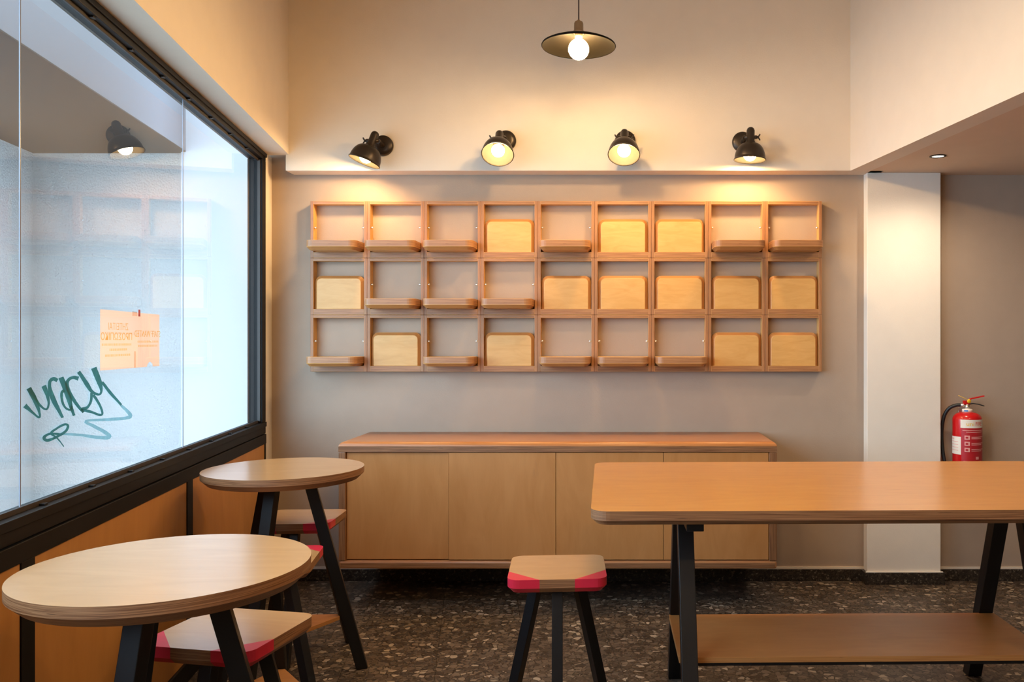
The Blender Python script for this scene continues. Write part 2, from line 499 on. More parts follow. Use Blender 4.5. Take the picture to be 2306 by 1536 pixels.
SL = 0.1737                      # the shop front runs at a slant to the back wall
def fac(a, y, z):                # point on a vertical plane parallel to the shop front
    return (a - SL * y, y, z)
def fbox(mb, a0, a1, y0, y1, z0, z1, key, edge=None, thick=None, grain=None):
    return mb.box((a0, y0, z0), (a1, y1, z1), key, edge=edge, thick=thick, grain=grain, xf=lambda p: fac(*p))
def simple_box(lo, hi, key, bevel=0.0):
    return MB().box(lo, hi, key).mesh(bevel=bevel)

# ------------------------------------------------------------------ room shell
WY = 5.11          # back wall
BY = 4.98          # face of the upper back wall
ZC = 3.75          # high ceiling
ZL = 2.455         # low soffit
AW, AP, AU, AR = -1.232, -1.27, -1.101, 2.215   # shop front wall, glass, upper left wall, right fascia
struct('wall_back', simple_box((-2.165, WY, 0), (4.7, WY + 0.2, ZC), 'plaster_taupe'))
struct('wall_back_upper', simple_box((-1.985, BY, ZL), (1.55, WY, ZC), 'plaster_cream', 0.004))
mb = MB()
mb.box((1.465, 5.035, 0), (1.904, WY, ZL), 'plaster_pillar')
struct('wall_pillar', mb.mesh(bevel=0.003))
mb = MB(); fbox(mb, AU - 0.25, AU, -3.2, BY + 0.02, 2.551, ZC, 'plaster_cream')
struct('wall_left_upper', mb.mesh())
mb = MB(); fbox(mb, AR, AR + 0.12, -3.2, BY, ZL, ZC, 'plaster_cream')
struct('wall_right_upper', mb.mesh())
# low ceiling as polygon right of the fascia
mb = MB()
poly = [fac(AR + 0.12, -3.2, 0)[:2], (4.7, -3.2), (4.7, WY), (1.47, WY), fac(AR + 0.12, BY, 0)[:2]]
mb.face([(x, y, ZL) for x, y in poly][::-1], 'plaster_soffit_bounce'); mb.face([(x, y, ZL + 0.1) for x, y in poly], 'plaster_cream')
for i in range(len(poly)):
    a, b = poly[i], poly[(i + 1) % len(poly)]
    mb.face([(*a, ZL), (*b, ZL), (*b, ZL + 0.1), (*a, ZL + 0.1)], 'plaster_cream')
struct('ceiling_low', mb.mesh())
def slab_poly(poly, z0, z1, key):
    mb = MB()
    mb.face([(x, y, z0) for x, y in poly][::-1], key); mb.face([(x, y, z1) for x, y in poly], key)
    for i in range(len(poly)):
        a, b = poly[i], poly[(i + 1) % len(poly)]
        mb.face([(*a, z0), (*b, z0), (*b, z1), (*a, z1)], key)
    return mb.mesh()
ROOM = [fac(AW - 0.16, -3.3, 0)[:2], (4.8, -3.3), (4.8, WY + 0.2), fac(AW - 0.16, WY + 0.2, 0)[:2]]
struct('ceiling', slab_poly(ROOM, ZC, ZC + 0.15, 'plaster_cream'))
struct('wall_right', simple_box((4.6, -3.2, 0), (4.8, WY, ZC), 'plaster_taupe'))
struct('wall_front', simple_box((-0.83, -3.4, 0), (4.8, -3.2, ZC), 'plaster_taupe'))
# solid walls of the shop front: strip by the corner, wall under the glass, wall beyond the last pane, lintel
YB = [4.965, 3.638, 2.320, 1.002, -0.316]       # posts of the shop front
mb = MB(); fbox(mb, AP - 0.008, AW, YB[0], WY, 0, 2.56, 'plaster_cream'); struct('wall_left_corner', mb.mesh())
mb = MB(); fbox(mb, AW - 0.16, AW - 0.012, YB[4], YB[0], 0, 0.85, 'plaster_taupe'); struct('wall_left', mb.mesh())
mb = MB(); fbox(mb, AW - 0.16, AW, -3.2, YB[4], 0, 2.56, 'plaster_cream'); struct('wall_left_front', mb.mesh())
mb = MB(); fbox(mb, AW - 0.16, AU - 0.25, -3.2, WY, 2.60, ZC, 'plaster_cream'); struct('wall_left_lintel', mb.mesh())

# floor slab with separate terrazzo tiles
fl = struct('floor', slab_poly(ROOM, -0.2, -0.0035, 'grout'))
def clip(poly, inside, cross):
    out = []
    for i in range(len(poly)):
        a, b = poly[i - 1], poly[i]
        ia, ib = inside(a), inside(b)
        if ib:
            if not ia: out.append(cross(a, b))
            out.append(b)
        elif ia:
            out.append(cross(a, b))
    return out
def half(nx, ny, c):
    f = lambda p: nx * p[0] + ny * p[1] - c
    def cross(a, b):
        t = f(a) / (f(a) - f(b)); return (a[0] + (b[0] - a[0]) * t, a[1] + (b[1] - a[1]) * t)
    return (lambda p: f(p) <= 1e-9), cross
TS = 0.405
du = Vector((-SL, 1)).normalized(); dn = Vector((du.y, -du.x))
org = Vector((fac(0.647, 3.7, 0)[0], 3.7))
limits = [half(0, 1, WY - 0.001), half(-1, -SL, -(AW + 0.001)), half(1, 0, 3.3), half(0, -1, -1.2)]
for i in range(-9, 10):
    for j in range(-8, 6):
        q = []
        for (s, t) in ((0, 0), (1, 0), (1, 1), (0, 1)):
            p = org + dn * ((i + s) * TS + (-0.0008 if s else 0.0008)) + du * ((j + t) * TS + (-0.0008 if t else 0.0008))
            q.append((p.x, p.y))
        for ins, cr in limits:
            q = clip(q, ins, cr)
            if len(q) < 3: break
        if len(q) < 3: continue
        area = abs(sum(q[k - 1][0] * q[k][1] - q[k][0] * q[k - 1][1] for k in range(len(q)))) / 2
        if area < 0.002: continue
        mb = MB()
        zt = random.uniform(-0.0004, 0)
        mb.face([(x, y, zt) for x, y in q], 'terrazzo')
        for k in range(len(q)):
            a, b = q[k], q[(k + 1) % len(q)]
            mb.face([(*a, -0.0034), (*b, -0.0034), (*b, zt), (*a, zt)], 'terrazzo')
        link('floor_tile', mb.mesh('floor_tile'), fl)
struct('floor_front', slab_poly([fac(AW, -3.2, 0)[:2], (4.6, -3.2), (4.6, 1.199), fac(AW, 1.199, 0)[:2]], -0.004, 0.0, 'terrazzo'))
struct('floor_right', simple_box((3.301, 1.2, -0.004), (4.6, WY, 0.0), 'terrazzo'))

# stone skirting
struct('baseboard_back', simple_box((-2.10, WY - 0.015, 0), (1.465, WY, 0.071), 'skirting', 0.001))
mb = MB()
mb.box((1.448, 5.018, 0), (1.922, 5.035, 0.07), 'skirting'); mb.box((1.448, 5.035, 0), (1.465, WY - 0.0152, 0.07), 'skirting'); mb.box((1.904, 5.035, 0), (1.922, WY - 0.0152, 0.07), 'skirting')
struct('baseboard_pillar', mb.mesh())
struct('baseboard_back_right', simple_box((1.922, WY - 0.015, 0), (4.6, WY, 0.071), 'skirting', 0.001))
struct('trim_1', simple_box((-2.10, WY - 0.008, 0.071), (1.465, WY, 0.083), 'plaster_cream'))
struct('trim_2', simple_box((1.904, WY - 0.008, 0.071), (4.6, WY, 0.083), 'plaster_cream'))
mb = MB(); mb.box((1.455, 5.025, 0.07), (1.914, 5.035, 0.076), 'plaster_pillar')
struct('trim_3', mb.mesh())

# wooden wainscot under the glass: black posts, plywood panels, black base rail
wl = bpy.data.objects['wall_left']
for k in range(4):
    y1, y0 = YB[k] - 0.038, YB[k + 1] + 0.036
    mb = MB(); fbox(mb, AW - 0.012, AW, y0, y1, 0.085, 0.85, 'birch_panel', grain=2)
    link('wood_panel', mb.mesh(), wl)
for k, yb in enumerate(YB):
    mb = MB(); fbox(mb, AW - 0.012, AW + (0.004 if k else 0.002), yb - 0.036, yb + (0.036 if k else -0.001), 0.085, 0.85, 'frame')
    link('post', mb.mesh(bevel=0.002), wl)
mb = MB(); fbox(mb, AW - 0.012, AW + 0.012, YB[4], YB[0], 0, 0.085, 'frame'); link('base_rail', mb.mesh(bevel=0.003), wl)

# shop window
win = struct('window_1', None)
y0, y1 = YB[4], YB[0]
mb = MB()
fbox(mb, AP - 0.05, AW, y0, y1, 0.908, 0.975, 'frame')
link('bottom_rail', mb.mesh(bevel=0.003), win)
mb = MB()
fbox(mb, AW, AW + 0.006, y0, y1, 0.948, 0.975, 'frame'); fbox(mb, AP + 0.006, AP + 0.014, y0, y1 - 0.07, 0.975, 0.990, 'frame_brown')
link('glazing_bead', mb.mesh(bevel=0.001), win)
mb = MB(); fbox(mb, AP - 0.05, AW + 0.004, y0, y1, 0.848, 0.904, 'frame'); link('sill', mb.mesh(bevel=0.002), win)
mb = MB(); fbox(mb, AP - 0.05, AW, y0, y1, 2.508, 2.600, 'frame'); link('top_rail', mb.mesh(bevel=0.003), win)
mb = MB()
fbox(mb, AW, AW + 0.008, y0, y1, 2.528, 2.549, 'frame'); fbox(mb, AP + 0.006, AP + 0.014, y0, y1 - 0.07, 2.494, 2.508, 'frame_brown')
link('glazing_bead', mb.mesh(bevel=0.001), win)
mb = MB(); fbox(mb, AP - 0.05, AW, 4.889, y1, 0.975, 2.508, 'frame'); link('jamb', mb.mesh(bevel=0.003), win)
mb = MB(); fbox(mb, AP + 0.010, AP + 0.026, 4.880, 4.889, 0.985, 2.50, 'frame_brown'); link('gasket', mb.mesh(), win)
mb = MB(); fbox(mb, AP - 0.05, AW, y0, y0 + 0.07, 0.975, 2.508, 'frame'); link('jamb', mb.mesh(bevel=0.003), win)
GJ = [4.889, 3.667, 2.354, 1.03, y0 + 0.07]
for k in range(4):
    mb = MB()
    ya, yb_ = GJ[k + 1] + 0.003, GJ[k] - 0.003
    mb.face([fac(AP, ya, 0.975), fac(AP, yb_, 0.975), fac(AP, yb_, 2.508), fac(AP, ya, 2.508)], 'glass')
    link('pane', mb.mesh(), win)
for k in (1, 2, 3):
    mb = MB(); fbox(mb, AP - 0.0015, AP + 0.0015, GJ[k] - 0.0025, GJ[k] + 0.0025, 0.975, 2.508, 'joint'); link('glass_joint', mb.mesh(), win)
for k in range(14):
    yy = 4.6 - k * 0.31
    for z in (0.975, 2.502):
        mb = MB(); fbox(mb, AP + 0.014, AP + 0.030, yy, yy + 0.02, z, z + 0.006, 'black'); link('clip', mb.mesh(), win)

# outside: stucco alcove with a brown soffit and grey fascia
struct('wall_outside_end', simple_box((-6.4, 5.84, -0.3), (-3.03, 6.0, 3.35), 'stucco_white'))
struct('wall_outside_near', simple_box((-3.03, 5.80, -0.3), (-1.9, 6.0, 3.35), 'stucco_smooth'))
mb = MB(); fbox(mb, -3.3, -3.06, 5.15, 5.84, -0.3, 2.75, 'stucco_white'); struct('wall_outside_side', mb.mesh())
mb = MB(); fbox(mb, -3.4, -1.99, 3.3, 5.84, 2.75, 2.758, 'soffit_brown'); struct('ceiling_outside', mb.mesh())
mb = MB(); fbox(mb, -2.03, -1.99, 3.3, 5.84, 2.758, 3.35, 'fascia'); struct('wall_outside_fascia', mb.mesh())
struct('floor_outside', slab_poly([(-12, -12), fac(AW - 0.17, -12, 0)[:2], fac(AW - 0.17, 5.8, 0)[:2], (-12, 5.8)], -0.35, -0.2, 'pavement'))

# ------------------------------------------------------------------ pasted notice on the glass
nt_ = thing('notice', 'peach paper notice taped to the window glass, torn at its lower edge', 'notice', fac(AP - 0.004, 2.866, 1.3495))
fdir = Vector((-SL, 1, 0)); flen = fdir.length
ang = math.atan2(1, -SL)
nt_.rotation_euler = (PI / 2, 0, ang)          # local x along the glass, y up, z into the room
PW, PH = 0.537 * flen, 0.2075
def flat(pts, key, z=0.0):
    mb = MB(); mb.face([(x, y, z) for x, y in pts], key); return mb
def slab(pts, key, t=0.0006, z=0.0):
    mb = MB()
    mb.face([(x, y, z + t) for x, y in pts], key); mb.face([(x, y, z) for x, y in pts][::-1], key)
    for i in range(len(pts)):
        a, b = pts[i], pts[(i + 1) % len(pts)]
        mb.face([(*a, z), (*b, z), (*b, z + t), (*a, z + t)], key)
    return mb.mesh()
tear = [(PW * .755, .0), (PW * .775, .012), (PW * .80, .018), (PW * .825, .0195), (PW * .85, .014), (PW * .862, .010), (PW * .866, .013), (PW * .868, .004), (PW * .868, 0)]
link('sheet', slab([(0, 0), (PW * .535, 0), (PW * .535, PH), (0, PH + 0.001)], 'paper'), nt_)
link('sheet', slab([(PW * .535, 0)] + tear + [(PW, 0), (PW, PH - .001), (PW * .535, PH)], 'paper'), nt_)
link('tape', slab([(PW * .53, .001), (PW * .56, .001), (PW * .56, .062), (PW * .53, .062)], 'tape_clear', .0004, .0006), nt_)
link('tape', slab([(PW * .50, PH - .014), (PW * .58, PH - .014), (PW * .58, PH + .003), (PW * .50, PH + .003)], 'tape_clear', .0004, .0006), nt_)
link('red_tape', slab([(PW * .60, PH - .014), (PW * .633, PH - .014), (PW * .633, PH + .012), (PW * .60, PH + .012)], 'tape_red', .0006, .0012), nt_)

def text_mesh(s, key, size, xscale=1.0, extrude=0.0003, align='CENTER'):
    cu = bpy.data.curves.new('t', 'FONT'); cu.body = s; cu.size = size; cu.extrude = extrude; cu.align_x = align
    cu.resolution_u = 3
    o = bpy.data.objects.new('t', cu); sc.collection.objects.link(o)
    bpy.context.view_layer.update()
    me = bpy.data.meshes.new_from_object(o)
    bpy.data.objects.remove(o)
    for v in me.vertices:
        v.co.x *= xscale
    me.materials.clear(); me.materials.append(M[key])
    return me
def mirrored_line(s, cx, cy, size, xs):
    me = text_mesh(s, 'paper_ink', size, -xs)
    link('lettering', me, nt_, (cx, cy, 0.0011))
mirrored_line('ΖΗΤΕΙΤΑΙ', PW * .27, .140, .034, 1.15)
mirrored_line('ΠΡΟΣΩΠΙΚΟ', PW * .25, .104, .036, 1.25)
mirrored_line('STAFF WANTED', PW * .775, .116, .036, 1.0)
def small_print(cx, cy, w, h):
    mb = MB(); x = cx - w / 2
    while x < cx + w / 2:
        l = random.uniform(.006, .016)
        mb.face([(x, cy, .0011), (x + l, cy, .0011), (x + l, cy + h, .0011), (x, cy + h, .0011)], 'paper_ink'); x += l + .003
    link('small_print', mb.mesh(), nt_)
small_print(PW * .25, .084, .25, .008); small_print(PW * .27, .066, .15, .008); small_print(PW * .26, .046, .21, .008)
small_print(PW * .77, .094, .20, .008); small_print(PW * .77, .078, .19, .008)

# ------------------------------------------------------------------ marker tag drawn on the glass (flat ink, coordinates along the pane)
TAG_DARK = [[2.367,1.264,2.385,1.273,2.375,1.26,2.391,1.268,2.387,1.255,2.401,1.262,2.4,1.249,2.411,1.254,2.412,1.243,2.421,1.248,2.423,1.238,2.431,1.242,2.434,1.232,2.441,1.236,2.444,1.227,2.45,1.232,2.453,1.225,2.454,1.23,2.462,1.226,2.452,1.23,2.464,1.231,2.453,1.232,2.464,1.236,2.451,1.236,2.462,1.242,2.448,1.242,2.46,1.251,2.443,1.25,2.455,1.261,2.435,1.259,2.45,1.272,2.426,1.269,2.443,1.283,2.418,1.279,2.435,1.293,2.409,1.288,2.424,1.304,2.399,1.298,2.414,1.313,2.391,1.307,2.408,1.319,2.384,1.313],[2.389,1.313,2.41,1.318,2.396,1.307,2.415,1.312,2.406,1.298,2.423,1.303,2.417,1.289,2.432,1.293,2.428,1.281,2.441,1.284,2.436,1.274,2.448,1.277,2.445,1.267,2.456,1.27,2.453,1.261,2.463,1.265,2.462,1.256,2.471,1.26,2.47,1.252,2.478,1.256,2.479,1.248,2.485,1.253,2.488,1.246,2.49,1.251,2.498,1.245,2.493,1.251,2.505,1.248,2.496,1.252,2.51,1.252,2.499,1.255,2.513,1.258,2.501,1.26,2.515,1.263,2.502,1.265,2.515,1.27,2.501,1.27,2.514,1.277,2.497,1.277,2.512,1.285,2.493,1.283,2.51,1.292,2.489,1.29,2.506,1.3,2.483,1.297,2.501,1.308,2.476,1.305,2.496,1.316,2.47,1.312,2.492,1.321,2.466,1.316],[2.566,1.334,2.554,1.325,2.562,1.336,2.549,1.327,2.556,1.338,2.544,1.329,2.547,1.341,2.539,1.33,2.537,1.342,2.537,1.331,2.527,1.341,2.535,1.331,2.519,1.339,2.531,1.33,2.512,1.336,2.527,1.329,2.507,1.332,2.525,1.328,2.504,1.327,2.523,1.325,2.503,1.322,2.523,1.32,2.502,1.316,2.523,1.315,2.503,1.309,2.525,1.309,2.505,1.301,2.529,1.303,2.508,1.293,2.534,1.296,2.513,1.284,2.541,1.288,2.519,1.276,2.547,1.28,2.527,1.266,2.554,1.271,2.537,1.256,2.562,1.261,2.548,1.247,2.571,1.251,2.557,1.239,2.578,1.242,2.566,1.231,2.585,1.234,2.574,1.223,2.591,1.226,2.581,1.217,2.597,1.22,2.586,1.213,2.601,1.215],[2.566,1.336,2.597,1.341,2.57,1.331,2.601,1.336,2.575,1.325,2.607,1.33,2.581,1.317,2.614,1.322,2.587,1.31,2.62,1.314,2.592,1.302,2.627,1.307,2.598,1.294,2.633,1.299,2.604,1.286,2.64,1.29,2.61,1.278,2.645,1.28,2.617,1.268,2.65,1.27,2.624,1.258,2.653,1.26,2.631,1.248,2.656,1.249,2.637,1.239,2.659,1.24,2.644,1.231,2.664,1.233,2.65,1.224,2.668,1.225,2.655,1.217,2.672,1.219,2.659,1.213,2.676,1.215],[2.598,1.303,2.609,1.294,2.594,1.301,2.605,1.293,2.588,1.3,2.6,1.292,2.581,1.296,2.596,1.29,2.577,1.291,2.594,1.288,2.576,1.284,2.594,1.283,2.578,1.276,2.594,1.276,2.58,1.268,2.596,1.269,2.584,1.261,2.599,1.262,2.588,1.255,2.602,1.257,2.594,1.25,2.607,1.252,2.6,1.245,2.611,1.248,2.607,1.241,2.616,1.245,2.614,1.237,2.622,1.242,2.623,1.234,2.629,1.24,2.633,1.232,2.635,1.238,2.643,1.231,2.637,1.238,2.651,1.234,2.639,1.238,2.655,1.238,2.641,1.241,2.658,1.241,2.644,1.245,2.659,1.244,2.646,1.247],[2.7,1.336,2.69,1.323,2.694,1.337,2.684,1.325,2.684,1.338,2.676,1.327,2.672,1.34,2.668,1.329,2.66,1.34,2.662,1.33,2.649,1.339,2.655,1.33,2.638,1.338,2.647,1.329,2.628,1.335,2.64,1.327,2.62,1.332,2.636,1.325,2.614,1.328,2.633,1.323,2.609,1.323,2.631,1.319,2.607,1.317,2.631,1.316,2.608,1.311,2.632,1.311,2.611,1.303,2.635,1.306,2.617,1.295,2.64,1.298,2.625,1.286,2.647,1.29,2.633,1.278,2.655,1.282,2.643,1.269,2.664,1.274,2.654,1.261,2.674,1.266,2.666,1.252,2.684,1.257,2.678,1.244,2.695,1.249,2.69,1.236,2.706,1.241,2.703,1.228,2.718,1.233,2.715,1.222,2.729,1.226,2.723,1.217,2.737,1.221],[2.685,1.349,2.705,1.355,2.688,1.346,2.709,1.353,2.693,1.343,2.714,1.349,2.699,1.339,2.72,1.345,2.706,1.334,2.728,1.34,2.714,1.327,2.737,1.333,2.724,1.319,2.748,1.325,2.734,1.31,2.76,1.317,2.743,1.303,2.77,1.309,2.752,1.297,2.778,1.302,2.76,1.291,2.784,1.296,2.77,1.285,2.789,1.291,2.781,1.28,2.796,1.287,2.795,1.275,2.806,1.282,2.811,1.271,2.819,1.278,2.827,1.267,2.832,1.275,2.841,1.266,2.84,1.273,2.853,1.267,2.844,1.273,2.861,1.27,2.847,1.275,2.866,1.275,2.85,1.278,2.869,1.28,2.85,1.282,2.87,1.287,2.847,1.287,2.869,1.295,2.841,1.294,2.867,1.304,2.834,1.301,2.864,1.312,2.827,1.308,2.859,1.319,2.821,1.315,2.853,1.327,2.814,1.322,2.847,1.335,2.808,1.329,2.841,1.341,2.802,1.336,2.836,1.348,2.796,1.342,2.83,1.354,2.791,1.349,2.826,1.36,2.786,1.354,2.822,1.364,2.783,1.358],[2.776,1.28,2.797,1.278,2.776,1.275,2.796,1.273,2.776,1.268,2.795,1.266,2.775,1.26,2.794,1.258,2.773,1.254,2.791,1.251,2.769,1.249,2.786,1.244,2.764,1.244,2.779,1.239,2.757,1.24,2.772,1.234,2.751,1.237,2.762,1.229,2.742,1.236,2.748,1.227,2.729,1.236,2.733,1.227,2.716,1.236,2.723,1.226,2.708,1.228,2.726,1.233,2.721,1.223,2.728,1.232,2.739,1.22,2.744,1.229,2.758,1.216,2.763,1.225,2.777,1.213,2.782,1.221,2.795,1.209,2.801,1.216,2.814,1.204,2.82,1.211,2.833,1.199,2.838,1.206,2.849,1.196,2.851,1.204,2.861,1.196,2.857,1.203,2.871,1.198,2.858,1.203,2.875,1.202,2.859,1.204,2.875,1.207,2.859,1.207,2.872,1.214,2.855,1.213,2.866,1.223,2.849,1.221,2.858,1.232,2.841,1.23,2.849,1.241,2.832,1.238,2.838,1.25,2.821,1.247,2.826,1.26,2.809,1.256,2.814,1.268,2.797,1.264,2.807,1.274,2.789,1.27],[2.857,1.309,2.872,1.313,2.866,1.302,2.883,1.307,2.879,1.293,2.898,1.298,2.896,1.282,2.915,1.287,2.914,1.27,2.934,1.276,2.938,1.257,2.956,1.263,2.966,1.243,2.983,1.248,2.993,1.229,3.008,1.234,3.011,1.219,3.026,1.224],[2.568,1.17,2.567,1.164,2.556,1.172,2.555,1.165,2.539,1.174,2.538,1.168,2.521,1.176,2.521,1.17,2.505,1.177,2.508,1.17,2.493,1.176,2.499,1.169,2.482,1.174,2.492,1.167,2.473,1.172,2.487,1.164,2.468,1.167,2.486,1.164,2.471,1.161,2.486,1.164,2.478,1.157,2.488,1.163,2.488,1.153,2.493,1.161,2.499,1.151,2.499,1.16,2.511,1.151,2.507,1.16,2.524,1.152,2.518,1.16,2.538,1.154,2.531,1.161,2.552,1.155,2.545,1.163,2.567,1.158,2.56,1.165,2.584,1.16,2.576,1.168,2.6,1.163,2.591,1.171,2.613,1.167,2.602,1.174,2.622,1.171,2.609,1.177,2.628,1.176,2.613,1.181,2.632,1.181,2.615,1.184,2.632,1.186,2.616,1.186,2.627,1.191,2.615,1.187,2.618,1.194,2.613,1.188,2.608,1.196,2.608,1.189,2.598,1.196,2.601,1.189,2.585,1.195,2.591,1.188,2.571,1.193,2.577,1.186,2.557,1.19,2.564,1.184,2.545,1.187,2.552,1.181,2.534,1.185,2.542,1.179,2.524,1.183,2.532,1.176,2.516,1.18,2.526,1.174,2.511,1.175,2.524,1.173,2.516,1.17,2.525,1.173,2.525,1.166,2.53,1.171,2.534,1.163,2.539,1.167,2.541,1.16,2.548,1.163,2.548,1.156,2.555,1.159,2.555,1.153,2.561,1.155,2.562,1.148,2.568,1.151,2.568,1.144,2.575,1.146,2.576,1.139,2.582,1.14,2.583,1.133,2.589,1.134,2.59,1.128,2.596,1.129,2.595,1.124,2.6,1.125]]
TAG_PALE = [[3.012,1.219,3.025,1.224,3.028,1.211,3.043,1.217,3.052,1.199,3.071,1.205,3.075,1.186,3.098,1.193,3.087,1.178,3.116,1.183,3.089,1.176,3.123,1.174,3.091,1.178,3.115,1.166,3.087,1.177,3.098,1.164,3.071,1.176,3.076,1.164,3.043,1.176,3.046,1.165,3.007,1.178,3.009,1.167,2.965,1.181,2.967,1.17,2.923,1.183,2.925,1.173,2.875,1.186,2.876,1.177,2.821,1.19,2.822,1.181,2.774,1.193,2.776,1.185,2.745,1.193,2.751,1.185,2.738,1.185,2.752,1.188,2.754,1.178,2.763,1.185,2.776,1.171,2.785,1.179,2.797,1.164,2.808,1.173,2.819,1.156,2.831,1.165,2.846,1.147,2.858,1.156,2.871,1.138,2.886,1.147,2.891,1.13,2.907,1.139,2.904,1.124,2.923,1.132,2.912,1.12,2.936,1.126,2.913,1.12,2.944,1.117,2.918,1.123,2.93,1.11,2.908,1.123,2.91,1.11,2.885,1.125,2.885,1.113,2.857,1.129,2.855,1.118,2.827,1.133,2.825,1.122,2.796,1.138,2.793,1.128,2.761,1.144,2.758,1.135,2.726,1.15,2.723,1.142,2.691,1.155,2.69,1.147,2.656,1.16,2.656,1.152,2.62,1.164,2.62,1.157,2.589,1.167,2.589,1.161,2.568,1.17,2.568,1.164]]

def ink(rows, key, off):
    obs = []
    for row in rows:
        mb = MB()
        P = [fac(AP + off, row[i], row[i + 1]) for i in range(0, len(row), 2)]
        for i in range(0, len(P) - 2, 2):
            mb.face([P[i], P[i + 1], P[i + 3], P[i + 2]], key)
        obs.append(mb.mesh())
        off += 0.0002
    return obs
tg = thing('graffiti', 'teal marker graffiti scrawl on the window glass above the sill', 'graffiti')
for me in ink(TAG_DARK, 'ink_dark', 0.002):
    link('stroke', me, tg)
for me in ink(TAG_PALE, 'ink_pale', 0.0015):
    s = link('faded_stroke', me, tg); s['label'] = 'pale half-dry zigzag stroke'

# ------------------------------------------------------------------ wall cubbies with fold-down flaps
CX0, CZ0, PIT = -1.8635, 1.267, 0.3403
T = 0.018
YF = 5.05
def cub_mesh():
    w = PIT - 0.0012
    side = lambda x: MB().box((x, YF - WY, 0), (x + T, -0.001, w), 'birch_pale', grain=2, edge='edge_frame', thick=0).mesh(bevel=0.0012)
    top = MB().box((T, YF - WY, w - T), (w - T, -0.001, w), 'birch_pale', edge='edge_frame', thick=2).mesh(bevel=0.0012)
    bot = MB().box((T, YF - WY, 0), (w - T, -0.001, 0.034), 'birch_pale', edge='edge_frame', thick=2).mesh(bevel=0.0012)
    return side(0), side(w - T), top, bot
side_l, side_r, top_m, bot_m = cub_mesh()
out = rounded(0.298, 0.2, 0.042, 6, (1, 1, 0, 0)); out = [(x, y - 0.1) for x, y in out]
ins = inset_outline(out, 0.018)
ins = [(x, min(y, 0.0)) if out[i][1] < -1e-6 else (x, 0.0) for i, (x, y) in enumerate(ins)]
flap_m = MB().prism(out, ins, 0, 0.018, 0.056, 'birch_pale', 'edge_frame', edge_low='edge_warm').mesh(bevel=0.0012)
peg_m = MB().lathe([(0, 0), (0.006, 0), (0.006, 0.013), (0.0035, 0.014), (0, 0.014)], 'chrome', 12, axis=Matrix.Rotation(PI / 2, 3, 'Y')).mesh()
PAT = ['OOOCOCCOO', 'COOOCCCCC', 'OCOCOOOCC']
rown = ['top', 'middle', 'bottom']
num = ['first', 'second', 'third', 'fourth', 'fifth', 'sixth', 'seventh', 'eighth', 'ninth']
for r in range(3):
    for c in range(9):
        st = 'flap folded down as a shelf' if PAT[r][c] == 'O' else 'flap shut upright'
        place = num[c] + ' from the left' if c < 5 else {5: 'fourth', 6: 'third', 7: 'second', 8: 'first'}[c] + ' from the right'
        o = thing('wall_cubby', f'square plywood wall cubby, {rown[r]} row, {place}, {st}', 'cubby',
                  (CX0 + c * PIT, WY, CZ0 + (2 - r) * PIT), group='plywood cubbies on the back wall')
        link('side_panel', side_l, o); link('side_panel', side_r, o); link('top_panel', top_m, o); link('bottom_panel', bot_m, o)
        cx = PIT / 2 - 0.0006
        if PAT[r][c] == 'O':
            f = link('flap', flap_m, o, (cx, -0.012, 0.0345), (0, 0, random.uniform(-.006, .006)))
            link('peg', peg_m, o, (T, -0.045, 0.182))
            link('peg', peg_m, o, (PIT - 0.0012 - T - 0.014, -0.045, 0.182))
        else:
            f = link('flap', flap_m, o, (cx, -0.0575, 0.0345), (-PI / 2, 0, 0))

# ------------------------------------------------------------------ low cabinet on the back wall
cab = thing('cabinet', 'long low plywood wall cabinet with four flat doors under the cubbies', 'cabinet', (0, 0, 0))
x0, x1, yf, yb2, zt, zb = -1.538, 0.844, 4.58, WY - 0.017, 0.901, 0.211
def cab_ring():
    pass
mb = MB()                                   # top board with rounded long edge and ends
prof = [(x0, zt - 0.054)]
r = 0.026
for k in range(7):
    a = PI - PI / 2 * k / 6; prof.append((x0 + r + r * math.cos(a), zt - r + r * math.sin(a)))
for k in range(7):
    a = PI / 2 - PI / 2 * k / 6; prof.append((x1 - r + r * math.cos(a), zt - r + r * math.sin(a)))
prof.append((x1, zt - 0.054))
# rows along y: the front edge itself is rounded too
rows = []
for k in range(6):
    a = PI / 2 * k / 5
    rows.append((yf + r * 0.9 * (1 - math.sin(a)), r * 0.9 * (1 - math.cos(a))))
rows = rows[::-1]
def top_ring(y, drop):
    R = []
    for (x, z) in prof:
        zz = min(z, zt - drop) if z > zt - r - 1e-6 or True else z
        sx = 0
        R.append((x, y, min(z, zt - drop)))
    return R
rings = [top_ring(yf + r * 0.9 * (1 - math.cos(a)), r * 0.9 * (1 - math.sin(a))) for a in [PI / 2 * k / 5 for k in range(6)]]
rings.append(top_ring(yb2, 0))
for i in range(len(rings) - 1):
    for k in range(len(prof) - 1):
        q = [rings[i][k], rings[i][k + 1], rings[i + 1][k + 1], rings[i + 1][k]]
        flat_top = i == len(rings) - 2
        mb.face(q, 'birch_top' if flat_top else 'edge_top', [(p[0], p[1] if flat_top else p[2]) for p in q], smooth=True)
fr = rings[0]
mb.face(fr[::-1], 'edge', [(p[0], p[2]) for p in fr[::-1]])
mb.face(rings[-1], 'edge')
bt = [rings[0][0], rings[0][-1], rings[-1][-1], rings[-1][0]]
mb.face(bt, 'birch_top')
link('top_board', mb.mesh(), cab)
mb = MB()
mb.box((x0, yf, zb + 0.045), (x0 + 0.038, yb2, zt - 0.0545), 'birch_top', edge='edge', thick=0, grain=2)
link('side_board', mb.mesh(bevel=0.004), cab)
mb = MB(); mb.box((x1 - 0.042, yf, zb + 0.045), (x1, yb2, zt - 0.0545), 'birch_top', edge='edge', thick=0, grain=2)
link('side_board', mb.mesh(bevel=0.004), cab)
